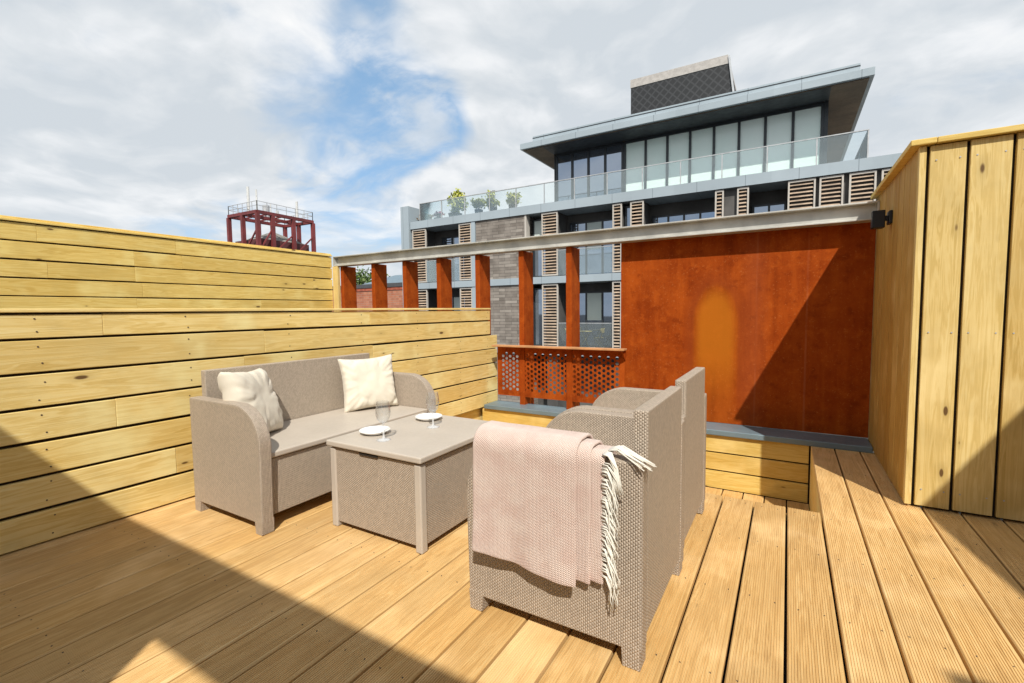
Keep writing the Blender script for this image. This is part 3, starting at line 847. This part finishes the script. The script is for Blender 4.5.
for k in range(40):   # strands lying along the top of the arm and drooping off its outer edge
    y = 1.252 + (1.318 - 1.252) * (k / 39)
    L_ = rf.uniform(.10, .145); sp = rf.uniform(-.5, .2); x0 = -.444
    droop = rf.uniform(.0, .012)
    pts = [(x0, y, .622), (x0 + L_*.3, y - .006 + .01*sp, .630 + rf.uniform(0, .006)), (x0 + L_*.65, y - .02 + .02*sp, .622 - droop), (x0 + L_, y - .036 + .02*sp, .612 - droop*2)]
    if k < 20:
        pts = [(x0, y, .62), (x0 + .02, y - .012, .622), (x0 + .034 + rf.uniform(0, .012), 1.246, .585), (x0 + .04 + rf.uniform(-.008, .018), 1.243, .545), (x0 + .045 + rf.uniform(-.01, .02), 1.245, .515)]
    tube(bm, [(p[0] - ox, p[1] - oy, p[2] - oz) for p in pts], rf.uniform(.002, .0034), .0013, 5)
link('fringe', bm, 'fringe', th, smooth=True)

# ------------------------------------------------------------------ apartment building across the street
A = thing('apartment_building', 'modern apartment block with slatted shutters and a glazed penthouse under a wide flat roof', 'building', (-6, 18, -9.3))
BX, BY, BZ = -6, 18, -9.3
def bb(bm, x0, x1, y0, y1, z0, z1): box(bm, x0 - BX, x1 - BX, y0 - BY, y1 - BY, z0 - BZ, z1 - BZ)
def bpart(name, mat, *boxes, bevel=0, parent=None):
    bm = NB()
    for q in boxes: bb(bm, *q)
    return link(name, bm, mat, parent or A, bevel)
XR = 7.0
bpart('wall', 'recess', (-16.5, XR, 19.2, 31, -9.3, 5.4))
for (z0, z1) in ((5.17, 5.53), (2.18, 2.47), (-.86, -.57), (-3.9, -3.61), (-6.95, -6.66)):
    bpart('floor_band', 'clad', (-16.45, XR, 17.93, 19.19, z0, z1))
bpart('side_frame', 'clad', (-17.0, -16.48, 17.85, 19.4, -9.3, 6.32))
bpart('side_wall', 'clad', (-17.0, -16.51, 19.41, 31, -9.3, 5.4))
storeys = [(2.472, 5.168), (-.568, 2.178), (-3.608, -.862)]
bpart('pilaster', 'clad', *[(-12.74, -12.53, 17.96, 19.18, a, b) for a, b in storeys])
for a, b in storeys:
    bpart('stone_cladding', 'stone', (-12.5, -9.93, 18.0, 19.15, a, b))
    bpart('white_jamb', 'whiteframe', (-9.925, -9.84, 17.98, 18.3, a, b))
def louver(x0, x1, z0, z1, y=17.98, open_=False, step=.125):
    bm = NB(); w_ = .05
    bb(bm, x0, x0 + w_, y, y + .09, z0, z1); bb(bm, x1 - w_, x1, y, y + .09, z0, z1)
    bb(bm, x0 + w_, x1 - w_, y, y + .09, z0, z0 + .06); bb(bm, x0 + w_, x1 - w_, y, y + .09, z1 - .06, z1)
    f = link('shutter', bm, 'whiteframe', A)
    bm = NB(); z = z0 + .10
    while z < z1 - .12:
        prism(bm, [(y + .012 - BY, z - BZ), (y + .03 - BY, z - BZ), (y + .078 - BY, z + .050 - BZ), (y + .06 - BY, z + .053 - BZ)], 'x', x0 + w_ + .002 - BX, x1 - w_ - .002 - BX); z += step
    link('slat', bm, 'slat', f)
for a, b in storeys[:2]:
    for x0, x1 in ((-16.38, -15.5), (-13.47, -12.76), (-9.10, -8.36), (-6.0, -5.63)):
        louver(x0, x1, a + .03, b - .03)
for x0, x1 in ((-5.3, -4.79), (-2.3, -2.02), (-1.6, -1.24), (-.1, .66), (.76, 1.39), (1.53, 2.2), (2.32, 3.05), (3.2, 3.9)):
    louver(x0, x1, 2.5, 5.14)
for (x0, x1) in ((-5.3, -4.79), (-2.3, -2.02), (-.1, .66), (.76, 1.39)):
    louver(x0, x1, -.54, 2.15)
# piers behind the shutters so that each opening is a real recess
for q_ in ([(x0, x1, 18.12, 19.18, a, b) for a, b in storeys for x0, x1 in ((-16.4, -15.9), (-13.3, -12.8), (-8.95, -8.45), (-5.95, -5.66), (-5.1, -4.85), (-2.28, -1.3), (.0, 6.9))]): bpart('pier', 'recess', q_)
def window(x0, x1, z0, z1, n, blinds=(), y=19.1, mat='glass'):
    bm = NB(); fw = .07
    bb(bm, x0, x1, y, y + .07, z1 - fw, z1); bb(bm, x0, x1, y, y + .07, z0, z0 + fw)
    for k in range(n + 1):
        x = x0 + (x1 - x0 - fw) * k / n; bb(bm, x, x + fw, y + .002, y + .072, z0 + fw, z1 - fw)
    f = link('window', bm, 'frame', A)
    for k in range(n):
        a = x0 + (x1 - x0 - fw) * k / n + fw; b = x0 + (x1 - x0 - fw) * (k+1) / n
        if k in blinds:
            bm = NB(); bb(bm, a, b, y + .028, y + .032, z0 + fw + (z1 - z0)*.45, z1 - fw); link('blind', bm, 'blind', f)
            bm = NB(); bb(bm, a, b, y + .04, y + .046, z0 + fw, z1 - fw); link('pane', bm, mat, f)
        else:
            bm = NB(); bb(bm, a, b, y + .04, y + .046, z0 + fw, z1 - fw); link('pane', bm, mat, f)
for a, b in storeys[:2]:
    window(-15.4, -13.5, a + .02, b - .35, 3, (1,) if a < 2 else ())
    window(-9.8, -9.12, a + .02, b - .15, 1, (0,) if a > 2 else (), y=18.5)
    window(-8.3, -6.05, a + .02, b - .35, 3, (1,))
    window(-5.6, -5.32, a + .02, b - .1, 1, (), y=18.3)
    window(-4.75, -2.33, a + .02, b - .45, 4)
    window(-1.2, -.14, a + .02, b - .45, 2)
for a, b in storeys[:2]:   # balcony glass
    for x0, x1 in ((-15.48, -13.5), (-8.33, -6.03), (-4.76, -2.33), (-1.22, -.13)):
        bm = NB(); bb(bm, x0, x1, 18.0, 18.012, a + .03, a + 1.05); g = link('balustrade', bm, 'glassrail', A)
        bm = NB(); bb(bm, x0, x1, 17.99, 18.022, a + 1.052, a + 1.08); link('rail', bm, 'greysteel', g)
# terrace balustrade
g_ = NB()
x = -15.9; XE = 1.97
bpart('terrace_floor', 'concrete', (-16.4, XR, 19.195, 31, 5.402, 5.5))
posts = []
while x < XE - .2:
    x2 = min(x + 1.38, XE); bb(g_, x + .02, x2 - .02, 18.05, 18.062, 5.56, 6.37); posts.append(x); x = x2
gl = link('terrace_balustrade', g_, 'glassrail', A)
for q in posts + [XE]: 
    p_ = NB(); bb(p_, q - .018, q + .018, 18.035, 18.075, 5.531, 6.372); link('post', p_, 'greysteel', gl)
for yy in (20.2, 22.4):
    p_ = NB(); bb(p_, XE - .018, XE + .018, yy, yy + .04, 5.531, 6.372); link('post', p_, 'greysteel', gl)
bm = NB()
bb(bm, -15.92, XE + .02, 18.03, 18.08, 6.374, 6.405); bb(bm, XE - .02, XE + .02, 18.081, 24, 6.374, 6.405); link('rail', bm, 'greysteel', gl)
bm = NB(); bb(bm, XE - .006, XE + .006, 18.1, 24, 5.56, 6.37); link('pane', bm, 'glassrail', gl)
# penthouse
bpart('penthouse_wall', 'clad_dark', (-9.04, .88, 19.42, 27, 5.505, 7.92))
def glazing(x0, x1, n, mat):
    bm = NB(); w_ = .09
    for k in range(n + 1):
        x = x0 + (x1 - x0) * k / n; bb(bm, x - w_/2, x + w_/2, 19.28, 19.40, 5.62, 7.86)
    bb(bm, x0, x1, 19.285, 19.395, 7.80, 7.915); bb(bm, x0, x1, 19.285, 19.395, 5.535, 5.63)
    f = link('penthouse_window', bm, 'frame', A)
    for k in range(n):
        a = x0 + (x1 - x0)*k/n + w_/2 + .001; b = x0 + (x1 - x0)*(k+1)/n - w_/2 - .001
        bm = NB(); bb(bm, a, b, 19.33, 19.34, 5.632, 7.798); link('pane', bm, mat, f)
m_, tt, bs = material('blind_behind_glass')
tt.put(bs.inputs['Base Color'], tt.mix(tt.mr(tt.noise(obj_coord(tt), .5, 2), .3, .7), (.78, .93, .86), (.86, .96, .91)))
bs.inputs['Roughness'].default_value = .6; bs.inputs['Coat Weight'].default_value = .6; bs.inputs['Coat Roughness'].default_value = .03
M['blindglass'] = m_
glazing(-9.0, -6.02, 4, 'glass'); glazing(-5.92, .84, 8, 'blindglass')
for q_ in ((-9.1, -9.06, 19.27, 19.45, 5.53, 7.92), (.89, 1.0, 19.27, 19.45, 5.53, 7.92), (-6.0, -5.97, 19.27, 19.4, 5.63, 7.8)): bpart('corner_post', 'frame', q_)
rf_ = bpart('roof', 'clad', (-10.12, 2.07, 18.0, 29, 7.955, 8.2), bevel=.01)
bpart('roof_edge', 'clad', (-9.63, 1.73, 18.25, 28.7, 8.202, 8.49), parent=rf_)
bpart('roof_trim', 'frame', (-9.635, 1.735, 18.24, 28.71, 8.40, 8.43), parent=rf_)
bpart('soffit', 'soffit', (-10.0, 1.95, 18.12, 28.9, 7.925, 7.953), parent=rf_)
bpart('soffit_band', 'clad_dark', (-9.1, 1.0, 18.14, 19.27, 7.917, 7.924), parent=rf_)
bm = NB(); PY = 22
prism(bm, [(-6.48 - BX, 8.5 - BZ), (-2.0 - BX, 8.5 - BZ), (-2.37 - BX, 11.2 - BZ), (-6.48 - BX, 11.2 - BZ)], 'y', PY - BY, PY + 4 - BY)
pr = link('plant_screen', bm, 'lattice', A)
bm = NB(); prism(bm, [(-6.50 - BX, 11.202 - BZ), (-2.35 - BX, 11.202 - BZ), (-2.40 - BX, 11.56 - BZ), (-6.50 - BX, 11.56 - BZ)], 'y', PY - .02 - BY, PY + 4 - BY)
link('screen_cap', bm, plain('pale_capping', (.42, .39, .36), .6), pr)
bm = NB(); bar(bm, (-1.98 - BX, PY - .03 - BY, 8.5 - BZ), (-2.36 - BX, PY - .03 - BY, 11.5 - BZ), .07); link('screen_edge', bm, 'greysteel', pr)

# terrace plants
def potted(x, y, z, h, r_, lab, mat='leaf_y', potw=.3, poth=.28, n=620, seed=1, cat='potted plant', nm='potted_plant', size=.075):
    rn = random.Random(seed)
    o = thing(nm, lab, cat, (x, y, z), 'plants on the roof terrace')
    bm = NB(); a, b = potw*.42, potw*.5
    prof = [(-a, -a), (a, -a), (a, a), (-a, a)]
    lo = [bm.verts.new((p[0], p[1], 0)) for p in prof]; hi = [bm.verts.new((p[0]*b/a, p[1]*b/a, poth)) for p in prof]
    bm.faces.new(lo[::-1]); bm.faces.new(hi)
    for k in range(4): bm.faces.new((lo[k], lo[(k+1) % 4], hi[(k+1) % 4], hi[k]))
    link('pot', bm, 'pot', o, .01)
    bm = NB()
    for k in range(5): tube(bm, [(0, 0, poth), (rn.uniform(-.3, .3)*r_, rn.uniform(-.3, .3)*r_, poth + h*.35), (rn.uniform(-.7, .7)*r_, rn.uniform(-.7, .7)*r_, poth + h*.75)], .014, .006)
    link('stem', bm, 'trunk', o)
    bm = NB(); leaves(bm, (0, 0, poth + h*.55), r_, r_, h*.55, n, size, rn, 14); link('foliage', bm, mat, o, recalc=False)
    return o
potted(-14.08, 18.55, 5.531, .98, .52, 'tallest yellow-green shrub in a pot, leftmost bush behind the terrace glass', seed=3, potw=.5, n=1300, size=.085)
potted(-12.66, 18.5, 5.531, .62, .36, 'rounded yellow-green shrub in a dark pot, left of the small trio', seed=5)
potted(-11.87, 18.5, 5.531, .66, .36, 'rounded yellow-green shrub in a dark pot, middle of the small trio', seed=8)
potted(-10.80, 18.5, 5.531, .66, .38, 'rounded yellow-green shrub in a dark pot, right of the small trio, nearest the penthouse', seed=13)
potted(-15.05, 18.5, 5.531, .28, .24, 'low pink-flowering plant in a dark pot at the left end of the terrace', 'petal', .4, .16, 260, seed=21)
potted(-16.0, 18.6, 5.531, .38, .38, 'brown leafy plant in a dark trough beside the block\'s left corner', 'leaf_b', .6, .14, 420, seed=22)

# bistro set on the balcony
bt = thing('bistro_table', 'small round metal table on the far block\'s balcony', 'table', (-7.35, 18.55, -.57))
bm = NB(); lathe(bm, [(0, .70), (.28, .70), (.28, .72), (0, .72)], seg=20); link('tabletop', bm, 'yellow', bt)
for sx in (-1, 1):
    bm = NB(); bar(bm, (-.22*sx, -.1, 0), (.2*sx, .1, .70), .03, seg=6); link('leg', bm, 'yellow', bt)
def bistro_chair(x, rz, lab):
    o = thing('folding_chair', lab, 'chair', (x, 18.45, -.57), 'folding chairs on the balcony'); o.rotation_euler = (0, 0, rz)
    for sy in (-.18, .18):
        bm = NB(); bar(bm, (-.2, sy, 0), (.16, sy, .85), .03, seg=6); link('leg', bm, 'yellow', o)
        bm = NB(); bar(bm, (.2, sy*.9, 0), (-.18, sy*.9, .45), .03, seg=6); link('leg', bm, 'yellow', o)
    bm = NB(); box(bm, -.2, .12, -.19, .19, .44, .46); link('seat', bm, 'yellow', o)
    bm = NB(); box(bm, .13, .15, -.19, .19, .66, .84); link('backrest', bm, 'yellow', o)
bistro_chair(-8.0, math.pi, 'pale yellow folding chair left of the balcony table'); bistro_chair(-6.7, 0, 'pale yellow folding chair right of the balcony table')

# ------------------------------------------------------------------ far left: brick building, tree, red steel tower
bk = thing('brick_building', 'red brick building seen between the left rust fins', 'building', (-24, 22, -9.3))
bm = NB(); box(bm, -16, 6.4, 0, 8, 0, 11.75); link('wall', bm, 'redbrick', bk)
bm = NB(); box(bm, -16.1, 6.45, -.08, 8.1, 11.94, 12.2); link('coping', bm, 'coping', bk, .01)
bm = NB(); box(bm, -16.05, 6.42, -.04, 8.05, 11.752, 11.938); link('cornice', bm, plain('red_brick_cornice', (.35, .09, .05), .8, var=.3, scale=4), bk)
bm = NB(); prism(bm, [(.5, 12.2), (7.5, 12.2), (4, 13.1)], 'x', -1.5, 6.3); link('roof', bm, 'flash', bk)
rt = random.Random(31)
tr = thing('tree', 'leafy green tree rising behind the red brick building', 'tree', (-26.6, 24.4, -9.3))
tr.location = (-34.6, 31.5, -9.3)
bm = NB(); tube(bm, [(0, 0, 0), (.2, 0, 6), (.1, .1, 11.5)], .3, .12, 8)
for k in range(7): tube(bm, [(.1, 0, 8 + k*.5), (rt.uniform(-1, 1), rt.uniform(-1, 1), 10 + k*.4), (rt.uniform(-2, 2), rt.uniform(-2, 2), 11.5 + k*.4)], .12, .03)
link('trunk', bm, 'trunk', tr)
bm = NB(); leaves(bm, (0, 0, 12.2), 2.6, 2.4, 2.4, 3000, .17, rt, 22); link('crown', bm, 'leaf_g', tr, recalc=False)

# tower: square frame seen corner on
T = thing('steel_tower', 'red steel-framed rooftop tower with railings and white masts on the left skyline', 'tower', (-43.6, 29.6, -9.3))
c0 = Vector((-44.28, 26.99, 0)); lft = Vector((-46.75, 30.6, 0)); rgt = Vector((-39.2, 31.2, 0)) 
# frame axes from the front corner
ex = (rgt - c0); ey = Vector((-ex.y, ex.x, 0)).normalized() * 5.0
ey = Vector((-4.75, -.1, 0)); ex = Vector((-.3, 6.35, 0))
zt = 11.05; zr = 10.75
def TP(a, b, z): v = c0 + ex*a + ey*b; return (v.x + 43.6, v.y - 29.6, z + 9.3)
for a, b in ((0, 0), (.25, 0), (.62, 0), (1, 0), (0, .5), (0, 1), (1, .5), (1, 1), (.5, 1)):
    bm = NB(); bar(bm, TP(a, b, -9.3), TP(a, b, zr - .02), .34); link('column', bm, 'redsteel', T)
for a, b, c, d_ in ((0, 0, 1, 0), (0, 0, 0, 1), (1, 0, 1, 1), (0, 1, 1, 1), (0, .5, 1, .5)):
    bm = NB(); bar(bm, TP(a, b, zr + .12), TP(c, d_, zr + .12), .30, .30); link('beam', bm, 'redsteel', T)
bm = NB()
for a in (.25, .5, .75): bar(bm, TP(a, 0, zr + .2), TP(a, 1, zr + .2), .12)
for (p, q) in (((0, 0, 7), (.25, 0, 9.5)), ((.62, 0, 9.2), (.25, 0, 7)), ((.62, 0, 7), (1, 0, 9.3)), ((0, 0, 9.4), (0, .5, 7))): bar(bm, TP(*p), TP(*q), .12)
link('brace', bm, 'redsteel', T)
bm = NB()
v = [bm.verts.new(TP(a, b, z)) for z in (-9.3, 8.4) for a, b in ((.06, .06), (.94, .06), (.94, .94), (.06, .94))]
for f in ((0,1,2,3),(4,5,6,7),(0,1,5,4),(1,2,6,5),(2,3,7,6),(3,0,4,7)): bm.faces.new([v[i] for i in f])
link('core_wall', bm, 'darkred', T)
bm = NB()
v = [bm.verts.new(TP(a, b, 8.42)) for a, b in ((.1, .1), (.9, .1), (.9, .9), (.1, .9))] + [bm.verts.new(TP(.5, .5, 9.6))]
for k in range(4): bm.faces.new((v[k], v[(k+1) % 4], v[4]))
bm.faces.new(v[:4][::-1]); link('core_roof', bm, 'concrete', T)
bm = NB()
for a, b, c, d_ in ((0, 0, 1, 0), (0, 0, 0, 1), (1, 0, 1, 1), (0, 1, 1, 1)):
    for z in (zt + .45, zt + .85): bar(bm, TP(a, b, z), TP(c, d_, z), .045)
    for k in range(7): q = k/6; bar(bm, TP(a + (c-a)*q, b + (d_-b)*q, zt - .1), TP(a + (c-a)*q, b + (d_-b)*q, zt + .87), .05)
link('railing', bm, 'greysteel', T)
for a, b, h_, w_ in ((.08, .45, 13.6, .26), (.17, .35, 13.4, .16), (.80, .18, 12.9, .26), (.45, .6, 12.3, .7), (.38, .3, 12.2, .1), (.6, .5, 11.9, .3)):
    bm = NB(); bar(bm, TP(a, b, zr + .2), TP(a, b, h_), w_, seg=10); link('mast', bm, 'greysteel' if w_ > .5 else plain('mast_paint', (.6, .6, .58), .5), T)

# ------------------------------------------------------------------ unseen walls behind and right of the camera, shaped to cast shadows
bm = NB(); zW = 2.585; y0, y1 = -1.08, -.93  # top edge and opening set for the shadow and sunlit notch they cast
box(bm, -6.2, -.655, y0, y1, -9.3, zW); box(bm, .45, 3.2, y0, y1, -9.3, zW); box(bm, -.655, .45, y0, y1, 2.3, zW); box(bm, -.655, .45, y0, y1, -9.3, -.03); box(bm, 2.17, 2.33, y0 - .1, y1 + .02, zW + .001, 3.50)  # last box: unseen stack added only for its shadow on the deck
struct(link('house_shadow_wall', bm, 'unseen_brick'))
bm = NB(); xa = lambda y: 1.86 + .178 * abs(1.19 - y)
prism(bm, [(xa(-.92), -.92), (2.5, -.92), (2.5, 3.03), (xa(3.03), 3.03), (xa(1.19), 1.19)], 'z', -.04, 2.5)  # unseen wall, kinked so its top casts both right-hand shadow edges
struct(link('side_wall', bm, 'unseen_brick'))
